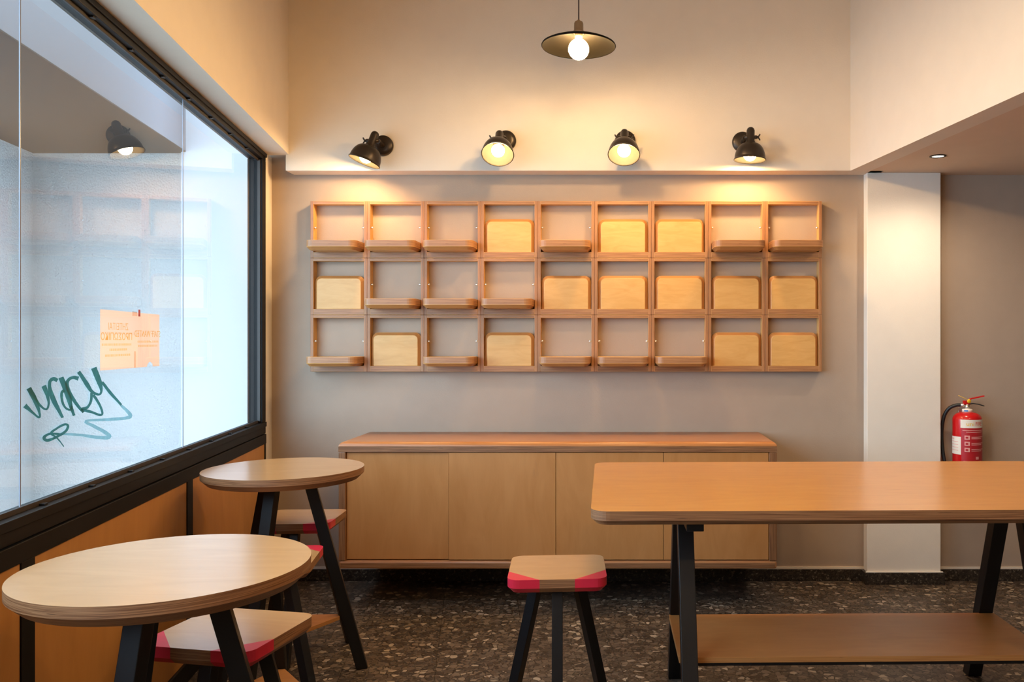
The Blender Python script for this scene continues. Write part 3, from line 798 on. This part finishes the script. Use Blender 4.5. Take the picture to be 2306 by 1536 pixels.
mb = MB(); mb.box((x0, yf, zb), (x1, yb2, zb + 0.0445), 'birch_top', edge='edge', thick=2)
link('bottom_board', mb.mesh(bevel=0.012), cab)
mb = MB(); mb.box((x0 + 0.0385, yb2 - 0.012, zb + 0.046), (x1 - 0.0425, yb2, zt - 0.056), 'birch_top')
link('back_panel', mb.mesh(), cab)
def Xp(px, Y): return (px - 1400) * Y / FPX
dy = [yf + 0.016, yf + 0.006, yf + 0.006, yf + 0.006]
dxs = [x0 + 0.0405, Xp(1010.5, 4.59), Xp(1252, 4.59), Xp(1494, 4.59), x1 - 0.0445]
for k in range(4):
    a = dxs[k] + (0.001 if k else 0); b = dxs[k + 1] - 0.0015
    mb = MB().box((a, dy[k], zb + 0.050), (b, dy[k] + 0.018, zt - 0.0575), 'birch_door', grain=2)
    link('door', mb.mesh(bevel=0.0012), cab)

# ------------------------------------------------------------------ tables
def round_table(x, y, label, feet):
    o = thing('round_table', label, 'table', (x, y, 0), 0, 'round plywood tables by the window')
    R, zt = 0.33, 0.90
    n = 96
    ou = [(R * math.cos(2 * PI * k / n), R * math.sin(2 * PI * k / n)) for k in range(n)]
    inn = [(p[0] * (R - 0.024) / R, p[1] * (R - 0.024) / R) for p in ou]
    me = MB().prism(ou, inn, zt - 0.050, zt - 0.027, zt, 'birch_round', 'edge').mesh(bevel=0.0)
    for p in me.polygons:
        if abs(p.normal.z) < 0.95: p.use_smooth = True
    bm = bmesh.new(); bm.from_mesh(me)
    for e in bm.edges:
        if len(e.link_faces) == 2 and e.calc_face_angle(0) > 0.4: e.smooth = False
    bm.to_mesh(me); bm.free()
    link('tabletop', me, o)
    mb = MB().lathe([(0, 0.842), (0.135, 0.842), (0.135, 0.8495), (0, 0.8495)], 'black', 32); link('top_plate', mb.mesh(), o)
    for ad in feet:
        a = math.radians(ad); d = Vector((math.cos(a), math.sin(a), 0))
        mb = MB().bar(d * 0.32 + Vector((0, 0, 0.001)), d * 0.10 + Vector((0, 0, 0.842)), 0.048, 0.048, 'black', d)
        link('leg', mb.mesh(bevel=0.002), o)
    return o
round_table(-1.115, 2.075, 'round plywood table nearest the camera, close to the left edge', (20, 142, 266))
round_table(-1.460, 3.655, 'farther round plywood table, near the back corner beside the cabinet', (17, 153, 264))

# stool: plywood seat with two painted corners, three legs and a low triangular footrest
def stool_meshes():
    w, d, zt, th = 0.345, 0.332, 0.63, 0.048
    cut = 0.112
    rr = 0.042
    base = rounded(w, d, rr, 7, (1, 1, 1, 1))
    # add split points: on left side, front side (two) and right side
    n = 8
    FL, FR, BR, BL = base[0:n], base[n:2 * n], base[2 * n:3 * n], base[3 * n:4 * n]
    pts = [(-w / 2, -d / 2 + cut)] + FL + [(-w / 2 + cut, -d / 2), (w / 2 - cut, -d / 2)] + FR + [(w / 2, -d / 2 + cut)] + BR + BL
    inn = inset_outline(pts, 0.018)
    L = len(pts)
    i_fl = list(range(0, n + 2)); i_fr = list(range(n + 2, 2 * n + 4))
    rest = [0] + [n + 1, n + 2] + list(range(2 * n + 3, L))
    args = dict(z0=zt - th, zc=zt - 0.030, z1=zt)
    seat = MB().prism(pts, inn, top='birch_round', edge='edge', idx=rest, **args).mesh()
    cl = MB().prism(pts, inn, top='pink', edge='pink', idx=i_fl, **args).mesh()
    cr = MB().prism(pts, inn, top='pink', edge='pink', idx=i_fr, **args).mesh()
    legs = []
    for ad in (270, 30, 150):
        a = math.radians(ad); dd = Vector((math.cos(a), math.sin(a), 0))
        legs.append(MB().bar(dd * 0.225 + Vector((0, 0, 0.001)), dd * 0.085 + Vector((0, 0, zt - th - 0.008)), 0.038, 0.038, 'black', dd).mesh(bevel=0.0015))
    plate = MB().lathe([(0, zt - th - 0.008), (0.115, zt - th - 0.008), (0.115, zt - th - 0.0005), (0, zt - th - 0.0005)], 'black', 24).mesh()
    # footrest: triangle whose tips reach the legs
    tri = []
    for ad in (270, 30, 150):
        for s in (-6, 6):
            a = math.radians(ad + s); tri.append((0.172 * math.cos(a), 0.172 * math.sin(a)))
    foot = MB().prism(tri, tri, 0.120, 0.122, 0.138, 'birch_shelf', 'edge_warm').mesh(bevel=0.001)
    return seat, cl, cr, legs, plate, foot
SM = stool_meshes()
def stool(x, y, deg, label):
    o = thing('stool', label, 'stool', (x, y, 0), math.radians(deg), 'square plywood stools')
    link('seat', SM[0], o)
    for me in (SM[1], SM[2]):
        q = link('painted_corner', me, o); q['label'] = 'coral red painted seat corner'
    for me in SM[3]:
        link('leg', me, o)
    link('seat_plate', SM[4], o)
    q = link('footrest', SM[5], o); q['label'] = 'low triangular wooden footrest'
    return o
stool(-0.233, 3.066, 4.0, 'plywood stool with coral red corners standing alone in front of the long cabinet')
stool(-1.1168, 2.408, -10.9, 'plywood stool with red corners tucked half under the nearest round table')
stool(-1.337, 3.205, 189.7, 'plywood stool between the two round tables, red corner showing past the near tabletop')
stool(-1.498, 3.945, 3.0, 'plywood stool with red corners behind the farther round table, near the back corner')

# long table
TZ = math.radians(1.1)
lt = thing('long_table', 'long high plywood table with rounded corners, black trestles and a low shelf', 'table', (0.884, 3.292, 0), TZ)
W, D = 1.99, 1.105
ou = rounded(W, D, 0.062, 8); inn = inset_outline(ou, 0.018)
me = MB().prism(ou, inn, 0.853, 0.869, 0.90, 'birch', 'edge').mesh()
link('tabletop', me, lt)
for sx in (-0.648, 0.648):
    mb = MB().box((sx - 0.029, -0.47, 0.815), (sx + 0.029, 0.47, 0.852), 'black'); link('top_bar', mb.mesh(bevel=0.002), lt)
    for sy in (-1, 1):
        mb = MB().bar((sx, sy * 0.368, 0.001), (sx, sy * 0.088, 0.815), 0.058, 0.058, 'black', (0, 1)); link('leg', mb.mesh(bevel=0.002), lt)
mb = MB().box((-0.682, -0.240, 0.289), (0.682, 0.240, 0.309), 'birch_shelf', edge='edge_warm', thick=2); link('shelf', mb.mesh(bevel=0.001), lt)
for sy in (-0.236, 0.206):
    mb = MB().box((-0.677, sy, 0.277), (0.677, sy + 0.03, 0.2885), 'black'); link('shelf_rail', mb.mesh(), lt)
for sx in (-0.66, 0.63):
    mb = MB().box((sx, -0.205, 0.277), (sx + 0.03, 0.205, 0.2885), 'black'); link('shelf_rail', mb.mesh(), lt)

# ------------------------------------------------------------------ lamps
def frame_from(axis, ref=Vector((1, 0, 0))):
    """Matrix whose -Z column points along axis."""
    z = -Vector(axis).normalized()
    x = (ref - z * ref.dot(z)).normalized(); y = z.cross(x)
    return Matrix((x, y, z)).transposed()

def wall_lamp(label, base, pivot, aim, knobs):
    """base: centre of the wall rose (x,z); pivot: joint position; aim: direction of the opening."""
    o = thing('wall_lamp', label, 'lamp', (base[0], BY, base[1]), 0, 'black wall lamps above the cubbies')
    O = Vector((base[0], BY, base[1]))
    P = Vector(pivot) - O
    R90 = Matrix.Rotation(PI / 2, 3, 'X')
    mb = MB().lathe([(0, 0.0), (0.058, 0.0), (0.060, 0.004), (0.060, 0.018), (0.055, 0.026), (0.030, 0.029), (0, 0.030)], 'bronze', 36, axis=R90)
    link('wall_rose', mb.mesh(), o)
    # arm from the rose to the joint
    side = -1 if knobs == 'right' else 1
    j = P + Vector((0.030 * side if knobs != 'both' else 0, 0.02 if knobs == 'both' else 0, -0.004))
    pts = [Vector((0, -0.028, 0)), Vector((0, -0.055, 0.0)), (Vector((0, -0.06, 0)) + j) * 0.5 + Vector((0, -0.01, 0.006)), j]
    mb = MB().tube(pts, [0.017, 0.016, 0.012, 0.013], 'bronze', 12); link('arm', mb.mesh(), o)
    mb = MB().tube([P + Vector((-0.036, 0, 0)), P + Vector((0.036, 0, 0))], 0.011, 'bronze', 14); link('joint', mb.mesh(), o)
    ks = {'left': [-1], 'right': [1], 'both': [-1, 1]}[knobs]
    for s in ks:
        mb = MB()
        c = P + Vector((0.037 * s, 0, 0))
        mb.tube([c, c + Vector((0.012 * s, 0, 0))], [0.008, 0.007], 'bronze', 10)
        for q in (-1, 1):
            mb.tube([c + Vector((0.006 * s, 0, 0)), c + Vector((0.014 * s, 0, 0.010 * q)), c + Vector((0.018 * s, 0, 0.018 * q))], [0.004, 0.0045, 0.0035], 'bronze', 8)
        link('wing_nut', mb.mesh(), o)
    R = frame_from(aim)
    # neck (local -z is the aim): from +0.05 to -0.035
    neck = [(0, 0.058), (0.010, 0.057), (0.019, 0.050), (0.0235, 0.038), (0.0235, -0.020), (0.030, -0.032), (0.034, -0.038), (0, -0.038)]
    mb = MB().lathe(neck, 'bronze', 24, centre=P, axis=R); link('neck', mb.mesh(), o)
    sh = []
    K = 14
    for i in range(K + 1):
        t = i / K
        a = t * PI / 2
        sh.append((0.030 + (0.088 - 0.030) * math.sin(a) ** 0.9, -0.036 - 0.090 * (1 - math.cos(a)) ** 0.95))
    sh += [(0.0915, -0.127), (0.0925, -0.131), (0.0905, -0.1335), (0.0875, -0.132)]
    n_out = len(sh)
    inner = [(max(0.0, r_ - 0.0022), z_ - 0.0015) for r_, z_ in sh[:K + 1]][::-1]
    prof = sh + inner + [(0.0, inner[-1][1])]
    keys = ['bronze'] * (n_out - 1) + ['silver'] * (len(prof) - n_out)
    mb = MB().lathe(prof, 'bronze', 40, centre=P, axis=R, keys=keys); link('shade', mb.mesh(), o)
    bp = [(0, -0.040), (0.012, -0.041), (0.013, -0.058)]
    for i in range(1, 12):
        a = PI * (0.16 + 0.84 * i / 11)
        bp.append((0.037 * math.sin(a), -0.100 + 0.037 * math.cos(a)))
    bp[-1] = (0, bp[-1][1])
    mb = MB().lathe(bp, 'bulb_wall', 20, centre=P, axis=R, keys=['chrome'] * 2 + ['bulb_wall'] * (len(bp) - 3)); link('bulb', mb.mesh(), o)
    return o
def W3(px, py, Y): return ((px - 1400) * Y / FPX, Y, EYE + (768 - py) * Y / FPX)
def rose(px, py): p = W3(px, py, BY); return (p[0], p[2])
wall_lamp('black wall lamp at the far left of the row, leaning left over the first cubbies', rose(864, 329), W3(839, 317, 4.845), (-0.34, -0.10, -0.95), 'left')
wall_lamp('black wall lamp second in the row, glowing mouth facing the room, rose on right', rose(1140, 318), W3(1124, 312, 4.845), (0.02, -0.57, -0.82), 'left')
wall_lamp('black wall lamp third in the row, mouth facing the room', rose(1408, 318), W3(1406, 310, 4.845), (-0.02, -0.50, -0.86), 'both')
wall_lamp('black wall lamp at the right end of the row, pointing straight down', rose(1671, 321), W3(1690, 309, 4.845), (-0.03, -0.02, -1.0), 'right')

def pendant(x, y, label):
    zb_ = 2.87
    o = thing('pendant_lamp', label, 'lamp', (x, y, zb_), 0, 'brass pendant lamps')
    shp = [(0.024, 0.078), (0.030, 0.073), (0.080, 0.058), (0.130, 0.040), (0.170, 0.023), (0.179, 0.018), (0.1815, 0.013), (0.179, 0.009), (0.1755, 0.012)]
    inn_ = [(r_, z_ - 0.003) for r_, z_ in shp[:5]][::-1]
    mb = MB().lathe(shp + inn_, 'shade_metal', 56, keys=None); link('shade', mb.mesh(), o)
    mb = MB().lathe([(0, 0.074), (0.028, 0.074), (0.028, 0.084), (0.023, 0.087), (0.0225, 0.122), (0.019, 0.131), (0.008, 0.136), (0.005, 0.141), (0, 0.141)], 'antique', 28); link('socket', mb.mesh(), o)
    mb = MB().tube([(0, 0, 0.140), (0, 0, ZC - zb_ - 0.02)], 0.0032, 'cord', 8); link('cord', mb.mesh(), o)
    mb = MB().lathe([(0, ZC - zb_ - 0.03), (0.05, ZC - zb_ - 0.03), (0.055, ZC - zb_ - 0.001), (0, ZC - zb_ - 0.001)], 'antique', 28); link('ceiling_rose', mb.mesh(), o)
    mb = MB().lathe([(0, 0.073), (0.019, 0.073), (0.019, 0.056), (0, 0.056)], 'antique', 20); link('lampholder', mb.mesh(), o)
    bp = [(0.0, 0.056), (0.016, 0.055), (0.017, 0.048)]
    for i in range(0, 13):
        a = PI * (0.14 + 0.86 * i / 12); bp.append((0.050 * math.sin(a), 0.050 * math.cos(a) - 0.003))
    bp[-1] = (0, bp[-1][1])
    mb = MB().lathe(bp, 'bulb_pendant', 24); link('bulb', mb.mesh(), o)
    return o
pendant(-0.209, 4.10, 'disc-shaded brass pendant lamp with a bare glowing globe bulb')
for k, w in ((1, 'second'), (2, 'third'), (3, 'fourth'), (4, 'fifth')):
    pendant(-0.209 + 0.205 * k, 4.10 - 1.2 * k, f'disc-shaded brass pendant lamp out of view, {w} of the row from the back wall')

def globe(x, y, label):  # unseen fill lamps, added to brighten the upper walls and ceiling
    o = thing('fill_globe', label, 'lamp', (x, y, 3.2), 0, 'added fill globes behind the camera')
    link('cord', MB().tube([(0, 0, 0.11), (0, 0, ZC - 3.2 - 0.001)], 0.0035, 'cord', 8).mesh(), o)
    link('socket', MB().lathe([(0, 0.11), (0.012, 0.11), (0.022, 0.10), (0.022, 0.055), (0, 0.055)], 'antique', 20).mesh(), o)
    link('bulb', MB().lathe([(0, -0.060)] + [(0.06 * math.sin(PI * i / 12), -0.06 * math.cos(PI * i / 12)) for i in range(1, 12)] + [(0, 0.054)], 'bulb_fill', 24).mesh(), o)
for x, y, w in ((-0.2, 0.6, 'nearest'), (0.1, -0.9, 'middle'), (0.4, -2.3, 'farthest')):
    globe(x, y, f'added fill bulb hanging high behind the camera, the {w} of three')

def downlight(a, y, label):
    x = a - SL * y
    o = thing('downlight', label, 'downlight', (x, y, ZL), 0, 'recessed downlights')
    mb = MB().lathe([(0.032, -0.0005), (0.043, -0.0005), (0.044, -0.004), (0.034, -0.006), (0.032, -0.003)], 'bronze', 32); link('ring', mb.mesh(), o)
    mb = MB().lathe([(0, -0.0008), (0.032, -0.0008), (0.032, -0.002), (0, -0.002)], 'downlight', 28); link('lens', mb.mesh(), o)
    ld = bpy.data.lights.new('spot', 'SPOT'); ld.energy = SPOT_W; ld.color = (1.0, 0.80, 0.58); ld.spot_size = math.radians(156); ld.spot_blend = 0.9; ld.shadow_soft_size = 0.03
    lo = bpy.data.objects.new('spot_light', ld); sc.collection.objects.link(lo); lo.parent = o; lo.location = (0, 0, -0.012)
downlight(2.512, 4.58, 'small recessed downlight in the low ceiling near the white pillar')
for y, w in ((3.05, 'second'), (1.5, 'third'), (0.0, 'fourth'), (-1.5, 'fifth')):  # unseen downlights added to light the long table side
    downlight(2.52, y, f'added fill downlight out of view, {w} from the back wall')

# ------------------------------------------------------------------ fire extinguisher
EX, EY = 2.055, 5.018
R_ = 0.083
ex = thing('fire_extinguisher', 'red fire extinguisher hung on the taupe wall right of the white pillar', 'extinguisher', (EX, EY, 0.52))
body = [(0, 0.004), (0.06, 0.0), (0.078, 0.006), (R_, 0.018), (R_, 0.462)]
for i in range(1, 9):
    a = PI / 2 * i / 8
    body.append((R_ - (R_ - 0.026) * (1 - math.cos(a)), 0.462 + 0.046 * math.sin(a)))
body.append((0, 0.508))
link('cylinder', MB().lathe(body, 'ext_red', 48).mesh(), ex)
link('collar', MB().lathe([(0, 0.5075), (0.030, 0.5075), (0.029, 0.525), (0.024, 0.527), (0, 0.527)], 'label_white', 28).mesh(), ex)
VD = Vector((-EX, -EY, 0)).normalized()         # towards the viewer of the photograph
def cyl_pt(deg, z, r=R_):                          # deg: 0 = facing the room along VD, positive = to the right
    a = math.atan2(VD.y, VD.x) + math.radians(deg)
    return Vector((r * math.cos(a), r * math.sin(a), z))
def patch(name, d0, d1, z0, z1, key, r=R_ + 0.0006, seg=14):
    mb = MB()
    for i in range(seg):
        a, b = d0 + (d1 - d0) * i / seg, d0 + (d1 - d0) * (i + 1) / seg
        mb.face([cyl_pt(a, z0, r), cyl_pt(b, z0, r), cyl_pt(b, z1, r), cyl_pt(a, z1, r)], key, smooth=True)
    return link(name, mb.mesh(), ex)
patch('banner_label', -26, 88, 0.420, 0.468, 'label_white')
patch('instruction_label', -22, 92, 0.10, 0.418, 'label_red')
patch('service_label', -95, -24, 0.262, 0.366, 'label_white')
def wrap_text(s, key, size, d_mid, z, name, xs=1.0):
    me = text_mesh(s, key, size, xs, 0.0)
    for v in me.vertices:
        deg = d_mid + math.degrees(v.co.x / R_); p = cyl_pt(deg, z + v.co.y, R_ + 0.0012 )
        v.co = p
    link(name, me, ex)
wrap_text('uni', 'yellow', 0.033, 12, 0.433, 'lettering', 1.15)
wrap_text('FIRE', 'orange', 0.033, 49, 0.433, 'lettering', 0.85)
wrap_text('uniFIRE', 'orange', 0.010, -68, 0.349, 'lettering')
for k, z in enumerate((0.404, 0.394)):
    patch('print_line', -18 + 14 * k, 70, z, z + 0.004, 'print_pink', R_ + 0.0012, 8)
for k in range(3):
    z = 0.352 - k * 0.036
    patch('pictogram', -10, 10, z, z + 0.024, 'print_pink', R_ + 0.0012, 4)
    patch('pictogram', -6, 4, z + 0.006, z + 0.017, 'label_red', R_ + 0.0016, 3)
    patch('print_line', 16, 80, z + 0.013, z + 0.017, 'print_pink', R_ + 0.0012, 8)
    patch('print_line', 16, 64, z + 0.004, z + 0.008, 'print_pink', R_ + 0.0012, 8)
patch('pictogram', 34, 48, 0.236, 0.252, 'print_pink', R_ + 0.0012, 4)
for k in range(4):
    patch('print_line', -14, 66 - 9 * (k % 2), 0.222 - k * 0.012, 0.226 - k * 0.012, 'print_pink', R_ + 0.0012, 8)
for k in range(4):
    patch('print_line', -84, -36, 0.335 - k * 0.017, 0.338 - k * 0.017, 'print_pink', R_ + 0.0012, 6)
patch('collar_mark', -35, 10, 0.512, 0.521, 'blue', 0.0302, 6)
link('valve_body', MB().tube([(0, 0, 0.522), (0, 0, 0.556)], [0.015, 0.013], 'chrome', 16).tube([(0.004, 0, 0.548), (-0.040, 0.004, 0.549)], 0.009, 'chrome', 12).mesh(), ex)
def lever_mesh(pts, w, t, key):
    mb = MB()
    for i in range(len(pts) - 1):
        (xa, za), (xb, zb3) = pts[i], pts[i + 1]
        c = [(xa, -w / 2, za), (xb, -w / 2, zb3), (xb, w / 2, zb3), (xa, w / 2, za)]
        mb.face([(p[0], p[1], p[2] + t) for p in c], key); mb.face(c[::-1], key)
        mb.face([c[0], c[1], (xb, -w / 2, zb3 + t), (xa, -w / 2, za + t)], key)
        mb.face([c[2], c[3], (xa, w / 2, za + t), (xb, w / 2, zb3 + t)], key)
    for i in (0, -1):
        x, z = pts[i]; mb.face([(x, -w / 2, z), (x, w / 2, z), (x, w / 2, z + t), (x, -w / 2, z + t)], key)
    return mb.mesh()
lv = link('squeeze_lever', lever_mesh([(-0.022, 0.556), (0.004, 0.566), (0.020, 0.583), (0.060, 0.592), (0.098, 0.600)], 0.022, 0.007, 'ext_red'), ex)
lv['label'] = 'red upper squeeze lever'
link('lever_block', MB().box((-0.024, -0.013, 0.552), (0.014, 0.013, 0.576), 'ext_red').mesh(bevel=0.004), ex)
cv = link('carry_handle', lever_mesh([(0.0, 0.549), (0.030, 0.556), (0.065, 0.551), (0.098, 0.541)], 0.020, 0.006, 'rubber'), ex)
cv['label'] = 'black lower carry handle'
link('safety_pin', MB().lathe([(0, 0), (0.011, 0), (0.012, 0.003), (0.011, 0.006), (0, 0.006)], 'yellow', 18, centre=(0.004, -0.014, 0.573), axis=Matrix.Rotation(PI / 2, 3, 'X')).mesh(), ex)
link('pin_tie', MB().tube([(0.002, -0.016, 0.577), (-0.020, -0.018, 0.590), (-0.058, -0.014, 0.607)], 0.0013, 'yellow', 6).mesh(), ex)
def crom(P, n=6):
    P = [Vector(p) for p in P]; Q = [P[0]] + P + [P[-1]]; out_ = []
    for i in range(1, len(Q) - 2):
        for k in range(n):
            t = k / n; a, b, c, d = Q[i - 1], Q[i], Q[i + 1], Q[i + 2]
            out_.append(0.5 * ((2 * b) + (c - a) * t + (2 * a - 5 * b + 4 * c - d) * t * t + (-a + 3 * b - 3 * c + d) * t ** 3))
    out_.append(P[-1]); return out_
hose = crom([(-0.038, 0.004, 0.549), (-0.062, 0.012, 0.547), (-0.095, 0.03, 0.528), (-0.118, 0.045, 0.485), (-0.128, 0.055, 0.42), (-0.129, 0.06, 0.34), (-0.122, 0.055, 0.25), (-0.110, 0.04, 0.17), (-0.101, 0.02, 0.08), (-0.099, 0.0, 0.02)])
link('hose', MB().tube(hose, 0.0105, 'rubber', 12).mesh(), ex)
link('nozzle', MB().tube([(-0.099, 0.0, 0.024), (-0.099, 0, -0.05)], [0.0115, 0.015], 'rubber', 12).mesh(), ex)
link('wall_bracket', MB().box((-0.02, 0.080, 0.40), (0.02, 0.0915, 0.53), 'chrome').mesh(bevel=0.002), ex)
